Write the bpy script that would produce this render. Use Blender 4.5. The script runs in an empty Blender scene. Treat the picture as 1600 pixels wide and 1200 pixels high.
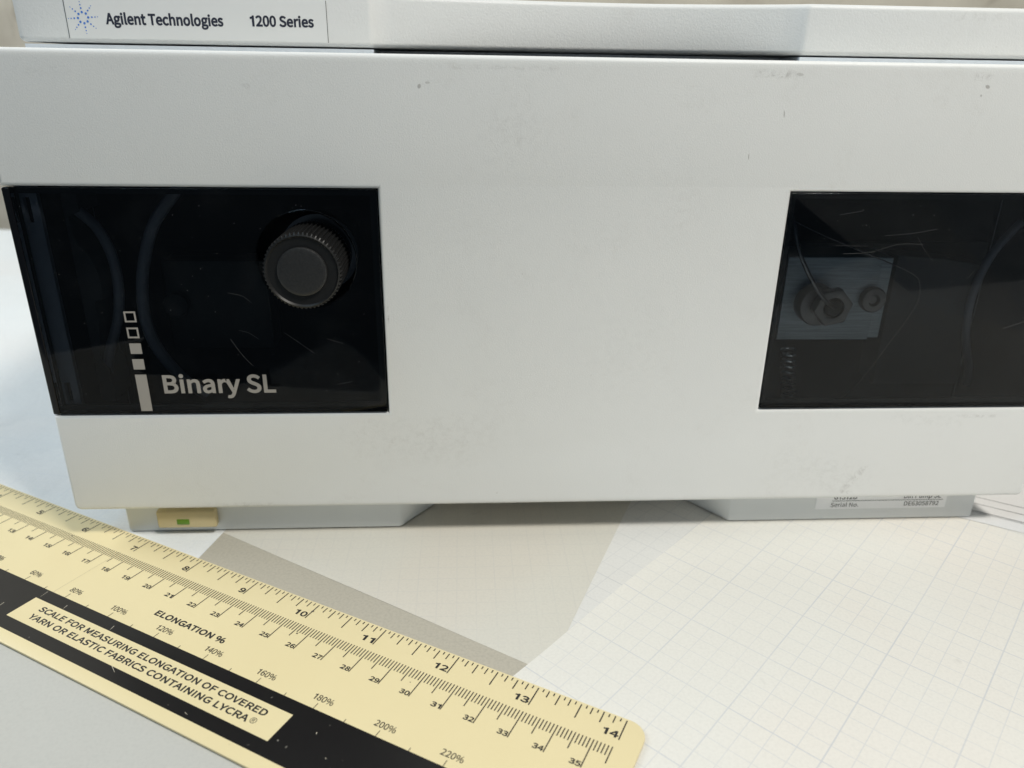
import bpy, bmesh, math, random
from mathutils import Vector, Matrix, noise

random.seed(7)
S = 0.001                      # everything below is written in millimetres
sc = bpy.context.scene
col = sc.collection

# ------------------------------------------------------------------ camera
PITCH, YAW, ROLL = 0.3896, 0.0612, 0.0163
CAM = (137.81, -238.71, 157.97)
fwd = Vector((math.sin(YAW) * math.cos(PITCH), math.cos(YAW) * math.cos(PITCH), -math.sin(PITCH)))
rgt = Vector((math.cos(YAW), -math.sin(YAW), 0))
upv = rgt.cross(fwd)
r2 = math.cos(ROLL) * rgt + math.sin(ROLL) * upv
u2 = -math.sin(ROLL) * rgt + math.cos(ROLL) * upv
cam_d = bpy.data.cameras.new('camera')
cam = bpy.data.objects.new('camera', cam_d)
col.objects.link(cam)
cam.matrix_world = Matrix(((r2.x, u2.x, -fwd.x, CAM[0] * S), (r2.y, u2.y, -fwd.y, CAM[1] * S),
                           (r2.z, u2.z, -fwd.z, CAM[2] * S), (0, 0, 0, 1)))
cam_d.sensor_fit = 'HORIZONTAL'
cam_d.sensor_width = 36
cam_d.lens = 1195.2 / 1600 * 36
cam_d.clip_start = 0.005
cam_d.clip_end = 30
cam_d.dof.use_dof = True
cam_d.dof.focus_distance = 0.236
cam_d.dof.aperture_fstop = 13.0
sc.camera = cam

# ------------------------------------------------------------------ world, lamps, exposure
w = bpy.data.worlds.new('World')
sc.world = w
w.use_nodes = True
bg = w.node_tree.nodes['Background']
bg.inputs[0].default_value = (0.62, 0.82, 1.0, 1)
bg.inputs[1].default_value = 0.13


def lamp(name, loc, target, size, power, color, size_y=None):
    d = bpy.data.lights.new(name, 'AREA')
    d.shape = 'RECTANGLE'
    d.size = size
    d.size_y = size_y or size
    d.energy = power
    d.color = color
    o = bpy.data.objects.new(name, d)
    col.objects.link(o)
    o.location = loc
    o.rotation_euler = (Vector(target) - Vector(loc)).to_track_quat('-Z', 'Y').to_euler()
    return o


lamp('ceiling_lamp', (0.66, -0.50, 1.14), (0.2, 0, 0), 0.26, 13.9, (1.0, 0.952, 0.868), 0.18)
lamp('window_and_fill_light', (-1.2, 0.50, 0.95), (-0.1, 0.2, 0.0), 0.7, 15.5, (0.93, 0.975, 1.0), 0.8)  # window daylight from the back left
lamp('window_and_fill_light', (-0.5, -0.50, 1.5), (0.05, 0.0, 0.14), 0.5, 4.2, (0.58, 0.82, 1.0), 0.5)  # added cool fill from the upper front left, not a window

sc.view_settings.view_transform = 'Standard'
sc.view_settings.look = 'None'
sc.view_settings.exposure = 0
sc.view_settings.gamma = 1


# ------------------------------------------------------------------ material helpers
class NT:
    def __init__(self, name):
        self.m = bpy.data.materials.new(name)
        self.m.use_nodes = True
        self.t = self.m.node_tree
        self.b = self.t.nodes['Principled BSDF']
        self.out = self.t.nodes['Material Output']
        self._c = None

    def n(self, typ, **kw):
        x = self.t.nodes.new(typ)
        for k, v in kw.items():
            setattr(x, k, v)
        return x

    def put(self, sock, v):
        if isinstance(v, bpy.types.NodeSocket):
            self.t.links.new(v, sock)
        else:
            sock.default_value = v

    def coord(self):
        if self._c is None:
            self._c = self.n('ShaderNodeTexCoord').outputs['Object']
        return self._c

    def math(self, op, a, b=0.0, c=None, clamp=False):
        x = self.n('ShaderNodeMath', operation=op, use_clamp=clamp)
        self.put(x.inputs[0], a)
        self.put(x.inputs[1], b)
        if c is not None:
            self.put(x.inputs[2], c)
        return x.outputs[0]

    def vmath(self, op, a, b):
        x = self.n('ShaderNodeVectorMath', operation=op)
        self.put(x.inputs[0], a)
        self.put(x.inputs[1], b)
        return x

    def noise(self, scale, detail=3, rough=0.55, vec=None, dist=0.0):
        x = self.n('ShaderNodeTexNoise')
        self.put(x.inputs['Vector'], vec if vec is not None else self.coord())
        x.inputs['Scale'].default_value = scale
        x.inputs['Detail'].default_value = detail
        x.inputs['Roughness'].default_value = rough
        x.inputs['Distortion'].default_value = dist
        return x.outputs['Fac']

    def ramp(self, v, lo, hi, smooth=True):
        x = self.n('ShaderNodeMapRange', interpolation_type='SMOOTHSTEP' if smooth else 'LINEAR')
        self.put(x.inputs['Value'], v)
        x.inputs['From Min'].default_value = lo
        x.inputs['From Max'].default_value = hi
        return x.outputs['Result']

    def mix(self, f, a, b):
        x = self.n('ShaderNodeMix', data_type='RGBA')
        self.put(x.inputs[0], f)
        for s, v in ((x.inputs[6], a), (x.inputs[7], b)):
            self.put(s, v if isinstance(v, bpy.types.NodeSocket) else (*v, 1))
        return x.outputs[2]

    def bump(self, h, strength, dist):
        x = self.n('ShaderNodeBump')
        x.inputs['Strength'].default_value = strength
        x.inputs['Distance'].default_value = dist
        self.put(x.inputs['Height'], h)
        self.t.links.new(x.outputs[0], self.b.inputs['Normal'])
        return x

    def set(self, color=None, rough=None, metal=None, spec=None):
        if color is not None:
            self.put(self.b.inputs['Base Color'], color if isinstance(color, bpy.types.NodeSocket) else (*color, 1))
        if rough is not None:
            self.put(self.b.inputs['Roughness'], rough)
        if metal is not None:
            self.b.inputs['Metallic'].default_value = metal
        if spec is not None:
            self.b.inputs['Specular IOR Level'].default_value = spec
        return self


def spot(nt, cx, cz, rx, rz, ang=0, soft=0.6):
    """elliptical stain mask in the xz plane of the object, millimetres"""
    mp = nt.n('ShaderNodeMapping', vector_type='TEXTURE')
    nt.put(mp.inputs['Vector'], nt.coord())
    mp.inputs['Location'].default_value = (cx * S, 0, cz * S)
    mp.inputs['Rotation'].default_value = (0, ang, 0)
    mp.inputs['Scale'].default_value = (rx * S, 1000, rz * S)
    ln = nt.vmath('LENGTH', mp.outputs[0], (0, 0, 0))
    return nt.ramp(ln.outputs['Value'], 1.0, 1.0 - soft)


def mat_plain(name, c, rough=0.5, metal=0.0, spec=0.5, var=0.08, scale=300, bump=0.0, bdist=0.00005):
    t = NT(name)
    n = t.noise(scale)
    t.set(t.mix(n, [x * (1 - var) for x in c], [min(1, x * (1 + var)) for x in c]), rough, metal, spec)
    if bump:
        t.bump(n, bump, bdist)
    return t.m


def mat_paint(name, base, stains, grain=2100, bump=0.30):
    t = NT(name)
    n1 = t.noise(18, 4, 0.6)
    c = t.mix(n1, [v * 0.965 for v in base], [v * 1.02 for v in base])
    fine = t.noise(1500, 4, 0.7)
    mid = t.noise(420, 5, 0.75, dist=0.6)
    tot = None
    for (cx, cz, rx, rz, ang, k, hard) in stains:
        m = spot(t, cx, cz, rx, rz, ang, 0.9 if not hard else 0.4)
        if not hard:
            m = t.math('MULTIPLY', m, t.ramp(mid, 0.42, 0.72))
        m = t.math('MULTIPLY', m, k)
        tot = m if tot is None else t.math('MAXIMUM', tot, m)
    if tot is not None:
        c = t.mix(tot, c, (0.16, 0.14, 0.115))
    grime = t.math('MULTIPLY', t.ramp(t.noise(34, 6, 0.68, dist=0.8), 0.48, 0.80), t.ramp(mid, 0.35, 0.75))
    c = t.mix(t.math('MULTIPLY', grime, 0.16), c, (0.42, 0.38, 0.32))
    c = t.mix(t.math('MULTIPLY', t.ramp(fine, 0.55, 0.8), 0.07), c, (0.4, 0.38, 0.34))
    speck = t.ramp(t.noise(260, 2, 0.5), 0.77, 0.83)
    c = t.mix(t.math('MULTIPLY', speck, 0.35), c, (0.3, 0.27, 0.22))
    t.set(c, 0.46, 0, 0.42)
    h = t.math('ADD', t.noise(grain, 3, 0.6), t.math('MULTIPLY', fine, 0.35))
    t.bump(h, bump, 0.00020)
    return t.m


STAINS = [
    (124.1, 153.2, 0.6, 0.8, 0.3, 0.45, True), (126.5, 154.2, 0.9, 0.4, 0, 0.25, True),
    (229.5, 157.9, 11.0, 1.8, 0.04, 0.55, False), (150.0, 142.0, 16.0, 22.0, 0.1, 0.10, False), (268.0, 24.0, 30.0, 12.0, 0.2, 0.10, False), (120.0, 40.0, 40.0, 14.0, 0.0, 0.08, False), (236.2, 158.0, 1.4, 0.5, 0.1, 0.28, True),
    (292.0, 158.2, 4.5, 1.6, 0, 0.6, False), (294.4, 155.4, 0.9, 0.6, 0.4, 0.5, True),
    (293.0, 152.9, 0.4, 0.4, 0, 0.4, True),
    (233.1, 146.9, 0.16, 1.3, -0.12, 0.6, True), (223.9, 134.5, 0.16, 1.1, -0.05, 0.55, True),
    (278.5, 21.5, 9.0, 2.6, -0.95, 0.5, False), (276.0, 15.8, 4.0, 1.2, 0.1, 0.5, False),
    (112.0, 84.0, 0.5, 5.0, 0, 0.5, False), (60.0, 14.4, 18.0, 1.3, 0, 0.4, False),
    (112.5, 18.0, 0.2, 3.2, 0, 0.35, False), (75.0, 152.6, 2.4, 1.2, 0.2, 0.3, False),
    (205.0, 120.0, 14.0, 22.0, 0.3, 0.05, False), (300.0, 45.0, 24.0, 4.0, 0.1, 0.10, False),
    (320.0, 46.2, 14.0, 1.2, 0.0, 0.35, False), (190.0, 70.0, 26.0, 30.0, 0, 0.05, False),
    (150.0, 158.5, 30.0, 1.0, 0, 0.22, False), (20.0, 156.0, 12.0, 2.0, 0, 0.12, False),
]
M = {}
M['cover'] = mat_paint('off_white_grained_paint', (0.825, 0.83, 0.812), STAINS)
M['fascia'] = mat_paint('off_white_grained_top', (0.765, 0.77, 0.755), [(300, 176, 20, 2, 0, .15, False)], 1600, 0.45)
M['housing'] = mat_plain('pale_blue_grey_plastic', (0.66, 0.71, 0.76), 0.5, bump=0.1)
M['tray'] = mat_plain('pale_grey_tray_plastic', (0.76, 0.785, 0.785), 0.5, var=0.03, scale=120, bump=0.1)
M['foam'] = mat_plain('charcoal_foam', (0.004, 0.0042, 0.005), 0.85, var=0.15, scale=60)
M['foam2'] = mat_plain('grey_foam', (0.09, 0.095, 0.105), 0.85, var=0.12, scale=60)
M['foam3'] = mat_plain('mid_grey_foam', (0.05, 0.053, 0.057), 0.85, var=0.12, scale=60)
M['slate'] = mat_plain('slate_blue_plastic', (0.33, 0.355, 0.41), 0.5, var=0.1)
M['tube'] = mat_plain('slate_blue_rubber', (0.29, 0.315, 0.37), 0.45, var=0.1)
M['black'] = mat_plain('black_edge_strip', (0.006, 0.006, 0.007), 0.4)
M['gloss_black'] = mat_plain('glossy_black_acrylic', (0.004, 0.004, 0.005), 0.12, spec=0.3, var=0.05)
M['knob'] = mat_plain('black_knob_plastic', (0.011, 0.011, 0.011), 0.42, spec=0.35, var=0.3, scale=900, bump=0.25, bdist=0.0001)
M['knob_cap'] = mat_plain('worn_black_cap', (0.022, 0.022, 0.022), 0.40, spec=0.5, var=0.5, scale=1400, bump=0.6, bdist=0.00015)
M['steel'] = mat_plain('dark_steel', (0.30, 0.30, 0.31), 0.32, 1.0, var=0.2)
M['valve'] = mat_plain('blackened_valve_metal', (0.07, 0.072, 0.076), 0.22, 1.0, var=0.2)
M['bright_steel'] = mat_plain('bright_spring_steel', (0.80, 0.81, 0.83), 0.22, 1.0, var=0.05)
M['nut'] = mat_plain('grey_nut_metal', (0.19, 0.18, 0.178), 0.30, 1.0, var=0.25)
M['darkmetal'] = mat_plain('dark_anodised_block', (0.030, 0.031, 0.032), 0.5, 0.0, var=0.3)
M['ink'] = mat_plain('black_ink', (0.012, 0.012, 0.014), 0.45, var=0.1)
M['name_ink'] = mat_plain('dark_blue_grey_ink', (0.022, 0.026, 0.045), 0.5)
M['blue'] = mat_plain('blue_ink', (0.055, 0.20, 0.62), 0.5)
M['silver_print'] = mat_plain('warm_grey_print', (0.37, 0.345, 0.315), 0.45, var=0.05)
M['plate'] = mat_plain('white_nameplate', (0.77, 0.775, 0.76), 0.45, var=0.02, scale=40)
M['label'] = mat_plain('white_label_paper', (0.93, 0.94, 0.95), 0.5, var=0.03)
M['switch'] = mat_plain('cream_switch_plastic', (0.66, 0.545, 0.30), 0.42, var=0.05, scale=200)
M['green'] = NT('green_status_lens').set((0.11, 0.23, 0.012), 0.3).m
M['green'].node_tree.nodes['Principled BSDF'].inputs['Emission Color'].default_value = (0.16, 0.55, 0.01, 1)
M['green'].node_tree.nodes['Principled BSDF'].inputs['Emission Strength'].default_value = 0.03
M['scuff'] = mat_plain('tan_scuff', (0.50, 0.43, 0.27), 0.5)
M['nick'] = mat_plain('pale_nick', (0.55, 0.50, 0.40), 0.5)
M['smudge'] = mat_plain('brown_grey_smudge', (0.10, 0.085, 0.06), 0.5)
M['scratch'] = mat_plain('pale_scratch', (0.13, 0.13, 0.13), 0.6)
M['form_ink'] = mat_plain('grey_form_ink', (0.05, 0.05, 0.06), 0.6)


def mat_brushed():
    t = NT('brushed_aluminium')
    mp = t.n('ShaderNodeMapping')
    t.put(mp.inputs['Vector'], t.coord())
    mp.inputs['Scale'].default_value = (0.03, 1, 1)
    n = t.ramp(t.noise(1900, 5, 0.8, vec=mp.outputs[0]), 0.25, 0.75)
    t.set(t.mix(n, (0.38, 0.43, 0.465), (0.72, 0.785, 0.82)), 0.42, 0.45)
    t.bump(n, 0.25, 0.0001)
    return t.m


M['alu'] = mat_brushed()


def mat_pane():
    """tinted smoked acrylic: a dark see-through slab with a glossy surface"""
    t = NT('smoked_acrylic')
    tr = t.n('ShaderNodeBsdfTransparent')
    tr.inputs[0].default_value = (0.63, 0.655, 0.675, 1)
    gl = t.n('ShaderNodeBsdfGlossy')
    gl.inputs['Roughness'].default_value = 0.03
    fr = t.n('ShaderNodeFresnel')
    fr.inputs['IOR'].default_value = 1.29
    mx = t.n('ShaderNodeMixShader')
    t.t.links.new(fr.outputs[0], mx.inputs[0])
    t.t.links.new(tr.outputs[0], mx.inputs[1])
    t.t.links.new(gl.outputs[0], mx.inputs[2])
    # haze of fine wipe marks and handling scuffs
    df = t.n('ShaderNodeBsdfDiffuse')
    df.inputs[0].default_value = (0.5, 0.52, 0.55, 1)
    mp = t.n('ShaderNodeMapping')
    t.put(mp.inputs['Vector'], t.coord())
    mp.inputs['Rotation'].default_value = (0, 0.6, 0)
    mp.inputs['Scale'].default_value = (0.12, 1, 1)
    sm = t.ramp(t.noise(60, 5, 0.7), 0.45, 0.8)
    sc_ = t.ramp(t.noise(1300, 3, 0.6, vec=mp.outputs[0]), 0.70, 0.78)
    f = t.math('ADD', t.math('MULTIPLY', sm, 0.009), t.math('MULTIPLY', t.math('MULTIPLY', sc_, sm), 0.10))
    m2 = t.n('ShaderNodeMixShader')
    t.t.links.new(f, m2.inputs[0])
    t.t.links.new(mx.outputs[0], m2.inputs[1])
    t.t.links.new(df.outputs[0], m2.inputs[2])
    t.t.links.new(m2.outputs[0], t.out.inputs[0])
    return t.m


M['pane'] = mat_pane()


def mat_paper(name, base, line=None, minor=6.35, major=25.4, kminor=0.35, kmajor=0.6, wrinkle=0.25, dirt=0.25, fibre=0.14):
    t = NT(name)
    big = t.noise(9, 4, 0.6)
    c = t.mix(big, [v * 0.94 for v in base], [v * 1.03 for v in base])
    if line:
        c = t.mix(t.math('MULTIPLY', t.ramp(t.noise(11, 2), 0.45, 0.7), 0.5), c, (base[0] * 1.0, base[1] * 0.955, base[2] * 0.93))
    fib = t.noise(1100, 3, 0.6)
    c = t.mix(t.math('MULTIPLY', t.ramp(fib, 0.35, 0.75), fibre), c, [v * 0.6 for v in base])
    if line:
        sep = t.n('ShaderNodeSeparateXYZ')
        wob = t.n('ShaderNodeTexNoise')
        t.put(wob.inputs['Vector'], t.coord())
        wob.inputs['Scale'].default_value = 14
        off = t.vmath('SUBTRACT', wob.outputs['Color'], (0.5, 0.5, 0.5))
        sca = t.n('ShaderNodeVectorMath', operation='SCALE')
        t.t.links.new(off.outputs[0], sca.inputs[0])
        sca.inputs['Scale'].default_value = 0.0010
        t.put(sep.inputs[0], t.vmath('ADD', t.coord(), sca.outputs[0]).outputs[0])
        fade = t.ramp(t.noise(22, 3), 0.25, 0.7)
        fade = t.math('ADD', t.math('MULTIPLY', fade, 0.6), 0.4)
        tot = None
        for i in (0, 1):
            for per, wd, k in ((minor, 0.20, kminor), (major, 0.28, kmajor)):
                q = t.math('DIVIDE', sep.outputs[i], per * S)
                d = t.math('ABSOLUTE', t.math('SUBTRACT', q, t.math('ROUND', q)))
                d = t.math('MULTIPLY', d, per)
                m = t.math('MULTIPLY', t.ramp(d, wd, wd * 0.35), k)
                tot = m if tot is None else t.math('MAXIMUM', tot, m)
        tot = t.math('MULTIPLY', tot, fade)
        c = t.mix(tot, c, line)
    sm = t.ramp(t.noise(90, 2, 0.5), 0.71, 0.79)
    c = t.mix(t.math('MULTIPLY', sm, dirt), c, [v * 0.55 for v in base])
    t.set(c, 0.62, 0, 0.3)
    h = t.math('ADD', t.noise(26, 4, 0.55, dist=0.8), t.math('MULTIPLY', fib, 0.02))
    t.bump(h, wrinkle, 0.003)
    return t.m


M['p_white'] = mat_paper('white_drafting_paper', (0.78, 0.80, 0.80), (0.62, 0.66, 0.72), kminor=0.2, kmajor=0.35, wrinkle=0.5, dirt=0.6)
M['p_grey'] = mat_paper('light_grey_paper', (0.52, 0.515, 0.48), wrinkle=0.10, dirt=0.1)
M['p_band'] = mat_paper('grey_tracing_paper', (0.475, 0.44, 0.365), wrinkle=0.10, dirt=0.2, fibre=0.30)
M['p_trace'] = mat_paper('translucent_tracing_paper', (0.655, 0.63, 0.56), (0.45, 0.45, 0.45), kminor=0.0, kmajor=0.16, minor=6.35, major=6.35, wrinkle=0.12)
M['p_under'] = mat_paper('graph_paper_under', (0.74, 0.73, 0.70), (0.45, 0.46, 0.48), kminor=0.42, kmajor=0.55, wrinkle=0.12)
M['p_graph'] = mat_paper('graph_paper_top', (0.78, 0.76, 0.705), (0.40, 0.44, 0.52), kminor=0.30, kmajor=0.46, wrinkle=0.16)
M['p_form'] = mat_paper('white_form_paper', (0.76, 0.755, 0.75), wrinkle=0.15)
M['table'] = mat_plain('white_bench_laminate', (0.66, 0.67, 0.67), 0.45, var=0.05, scale=20)


def mat_wall():
    t = NT('stained_beige_wall')
    a = t.ramp(t.noise(5, 4, 0.6), 0.35, 0.65)
    c = t.mix(a, (0.46, 0.40, 0.32), (0.74, 0.68, 0.56))
    b = t.ramp(t.noise(14, 5, 0.6, dist=1.0), 0.58, 0.72)
    c = t.mix(t.math('MULTIPLY', b, 0.6), c, (0.22, 0.17, 0.12))
    t.set(c, 0.8)
    return t.m


M['wall'] = mat_wall()


def mat_ruler():
    t = NT('cream_enamelled_metal')
    n = t.noise(30, 4, 0.6)
    c = t.mix(n, (0.745, 0.635, 0.37), (0.785, 0.675, 0.405))
    sp = t.ramp(t.noise(330, 2, 0.5), 0.79, 0.83)
    c = t.mix(t.math('MULTIPLY', sp, 0.5), c, (0.25, 0.2, 0.12))
    # fine scuffs running across the length
    mp = t.n('ShaderNodeMapping')
    t.put(mp.inputs['Vector'], t.coord())
    mp.inputs['Scale'].default_value = (1, 0.05, 1)
    sc_ = t.ramp(t.noise(700, 2, 0.5, vec=mp.outputs[0]), 0.76, 0.80)
    c = t.mix(t.math('MULTIPLY', sc_, 0.22), c, (0.35, 0.28, 0.16))
    # worn far corner
    sx = t.n('ShaderNodeSeparateXYZ')
    t.put(sx.inputs[0], t.coord())
    d = t.vmath('DISTANCE', t.coord(), (0.3572, -0.0045, 0.0)).outputs['Value']
    ring = t.math('MULTIPLY', t.ramp(d, 0.0046, 0.0058), t.ramp(t.noise(1500, 4, 0.7), 0.45, 0.6))
    edge = t.math('MULTIPLY', ring, t.math('MULTIPLY', t.ramp(sx.outputs[0], 0.3560, 0.3585), t.ramp(sx.outputs[1], -0.008, -0.004)))
    c = t.mix(t.math('MULTIPLY', edge, 0.85), c, (0.14, 0.11, 0.08))
    t.set(c, 0.33, 0, 0.45)
    t.bump(t.noise(60, 3), 0.06, 0.0006)
    return t.m


M['ruler'] = mat_ruler()


def mat_band():
    t = NT('glossy_black_band')
    sp = t.ramp(t.noise(420, 2, 0.5), 0.735, 0.80)
    c = t.mix(t.math('MULTIPLY', sp, 0.5), (0.011, 0.010, 0.010), (0.5, 0.47, 0.40))
    t.set(c, 0.28, 0, 0.4)
    t.bump(t.noise(60, 3), 0.06, 0.0006)
    return t.m


M['band'] = mat_band()


# ------------------------------------------------------------------ mesh helpers
def finish(bm, name, m, parent=None, smooth=True, angle=35):
    me = bpy.data.meshes.new(name)
    bmesh.ops.recalc_face_normals(bm, faces=bm.faces)
    bm.to_mesh(me)
    bm.free()
    return link(me, name, m, parent, smooth, angle)


def link(me, name, m, parent=None, smooth=True, angle=35):
    if not me.materials:
        me.materials.append(M[m])
    if smooth:
        for p in me.polygons:
            p.use_smooth = p.area < 2e-5 and max(abs(v) for v in p.normal) < 0.9999          # flat faces stay truly flat
        me.set_sharp_from_angle(angle=math.radians(angle))
    o = bpy.data.objects.new(name, me)
    col.objects.link(o)
    if parent is not None:
        o.parent = parent
    return o


def add_box(bm, x0, x1, y0, y1, z0, z1, bev=0.0, seg=3):
    r = bmesh.ops.create_cube(bm, size=1)
    vs = r['verts']
    for v in vs:
        v.co = Vector(((x0 + x1) / 2 + v.co.x * (x1 - x0), (y0 + y1) / 2 + v.co.y * (y1 - y0),
                       (z0 + z1) / 2 + v.co.z * (z1 - z0))) * S
    if bev:
        es = list({e for v in vs for e in v.link_edges})
        bmesh.ops.bevel(bm, geom=es, offset=bev * S, segments=seg, profile=0.5, affect='EDGES')


def box(name, m, parent, *a, **k):
    bm = bmesh.new()
    add_box(bm, *a, **k)
    return finish(bm, name, m, parent)


def slab(outline, holes, thick, bevel=0.0, res=3):
    """flat outline (mm) -> solid mesh lying in local xy, z from 0 to thick"""
    cu = bpy.data.curves.new('tmp', 'CURVE')
    cu.dimensions = '2D'
    cu.fill_mode = 'BOTH'
    for pts in [outline] + list(holes):
        sp = cu.splines.new('POLY')
        sp.points.add(len(pts) - 1)
        for p, (x, y) in zip(sp.points, pts):
            p.co = (x * S, y * S, 0, 1)
        sp.use_cyclic_u = True
    cu.extrude = max(1e-7, (thick / 2 - bevel) * S)
    cu.bevel_depth = bevel * S
    cu.bevel_resolution = res
    cu.offset = -bevel * S
    ob = bpy.data.objects.new('tmp', cu)
    col.objects.link(ob)
    dg = bpy.context.evaluated_depsgraph_get()
    dg.update()
    me = bpy.data.meshes.new_from_object(ob.evaluated_get(dg))
    bpy.data.objects.remove(ob)
    bpy.data.curves.remove(cu)
    me.materials.clear()
    bm = bmesh.new()
    bm.from_mesh(me)
    bmesh.ops.remove_doubles(bm, verts=bm.verts, dist=1e-7)
    bmesh.ops.recalc_face_normals(bm, faces=bm.faces)
    bm.to_mesh(me)
    bm.free()
    me.transform(Matrix.Translation((0, 0, thick / 2 * S)))
    return me


STAND = Matrix(((1, 0, 0, 0), (0, 0, 1, 0), (0, 1, 0, 0), (0, 0, 0, 1)))   # xy outline -> xz, thickness along +y


def plate(name, m, parent, outline, holes, y0, thick, bevel=0.0, angle=35):
    """upright slab: outline in (x,z), front face at y0, going back"""
    me = slab(outline, holes, thick, bevel)
    me.transform(Matrix.Translation((0, y0 * S, 0)) @ STAND)
    me.flip_normals()
    return link(me, name, m, parent, True, angle)


def circle(cx, cy, r, n=48):
    return [(cx + r * math.cos(2 * math.pi * i / n), cy + r * math.sin(2 * math.pi * i / n)) for i in range(n)]


def rect(x0, x1, y0, y1):
    return [(x0, y0), (x1, y0), (x1, y1), (x0, y1)]


def rrect(x0, x1, y0, y1, r, n=8):
    pts = []
    for cx, cy, a0 in ((x1 - r, y0 + r, -90), (x1 - r, y1 - r, 0), (x0 + r, y1 - r, 90), (x0 + r, y0 + r, 180)):
        for i in range(n + 1):
            a = math.radians(a0 + 90 * i / n)
            pts.append((cx + r * math.cos(a), cy + r * math.sin(a)))
    return pts


def smooth_path(pts, n=8):
    out = []
    P = [Vector(p) for p in pts]
    for i in range(len(P) - 1):
        a, b = P[max(i - 1, 0)], P[i]
        c, d = P[i + 1], P[min(i + 2, len(P) - 1)]
        for k in range(n):
            t = k / n
            out.append(0.5 * ((2 * b) + (c - a) * t + (2 * a - 5 * b + 4 * c - d) * t * t + (3 * b - a - 3 * c + d) * t ** 3))
    out.append(P[-1])
    return out


def tube(name, m, parent, pts, r, seg=12, smooth=True, flat=1.0):
    pts = smooth_path(pts) if smooth else [Vector(p) for p in pts]
    bm = bmesh.new()
    rings = []
    for i, p in enumerate(pts):
        d = (pts[min(i + 1, len(pts) - 1)] - pts[max(i - 1, 0)]).normalized()
        a = d.cross(Vector((0, 1, 0)))
        if a.length < 1e-4:
            a = d.cross(Vector((1, 0, 0)))
        a.normalize()
        b = d.cross(a)
        rings.append([bm.verts.new((p + r * (math.cos(2 * math.pi * k / seg) * a + flat * math.sin(2 * math.pi * k / seg) * b)) * S)
                      for k in range(seg)])
    for i in range(len(rings) - 1):
        for k in range(seg):
            bm.faces.new((rings[i][k], rings[i][(k + 1) % seg], rings[i + 1][(k + 1) % seg], rings[i + 1][k]))
    bm.faces.new(rings[0])
    bm.faces.new(rings[-1])
    return finish(bm, name, m, parent)


def lathe_y(name, m, parent, cx, cz, prof, n=64, rfun=None, angle=35):
    """prof: list of (r, y) from front to back, turned round the axis through (cx, cz)"""
    bm = bmesh.new()
    rings = []
    for j, (r, y) in enumerate(prof):
        ring = []
        for i in range(n):
            a = 2 * math.pi * i / n
            rr = r + (rfun(i, j) if rfun else 0)
            ring.append(bm.verts.new(Vector((cx + rr * math.cos(a), y, cz + rr * math.sin(a))) * S))
        rings.append(ring)
    for a, b in zip(rings, rings[1:]):
        for i in range(n):
            bm.faces.new((a[i], a[(i + 1) % n], b[(i + 1) % n], b[i]))
    bm.faces.new(rings[0])
    bm.faces.new(rings[-1])
    return finish(bm, name, m, parent, True, angle)


def empty(name, loc=(0, 0, 0), rz=0.0):
    o = bpy.data.objects.new(name, None)
    col.objects.link(o)
    o.location = Vector(loc) * S
    o.rotation_euler = (0, 0, rz)
    o.empty_display_size = 0.02
    return o


def tag(o, label=None, cat=None, group=None, kind=None):
    for k, v in (('label', label), ('category', cat), ('group', group), ('kind', kind)):
        if v:
            o[k] = v
    return o


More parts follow.
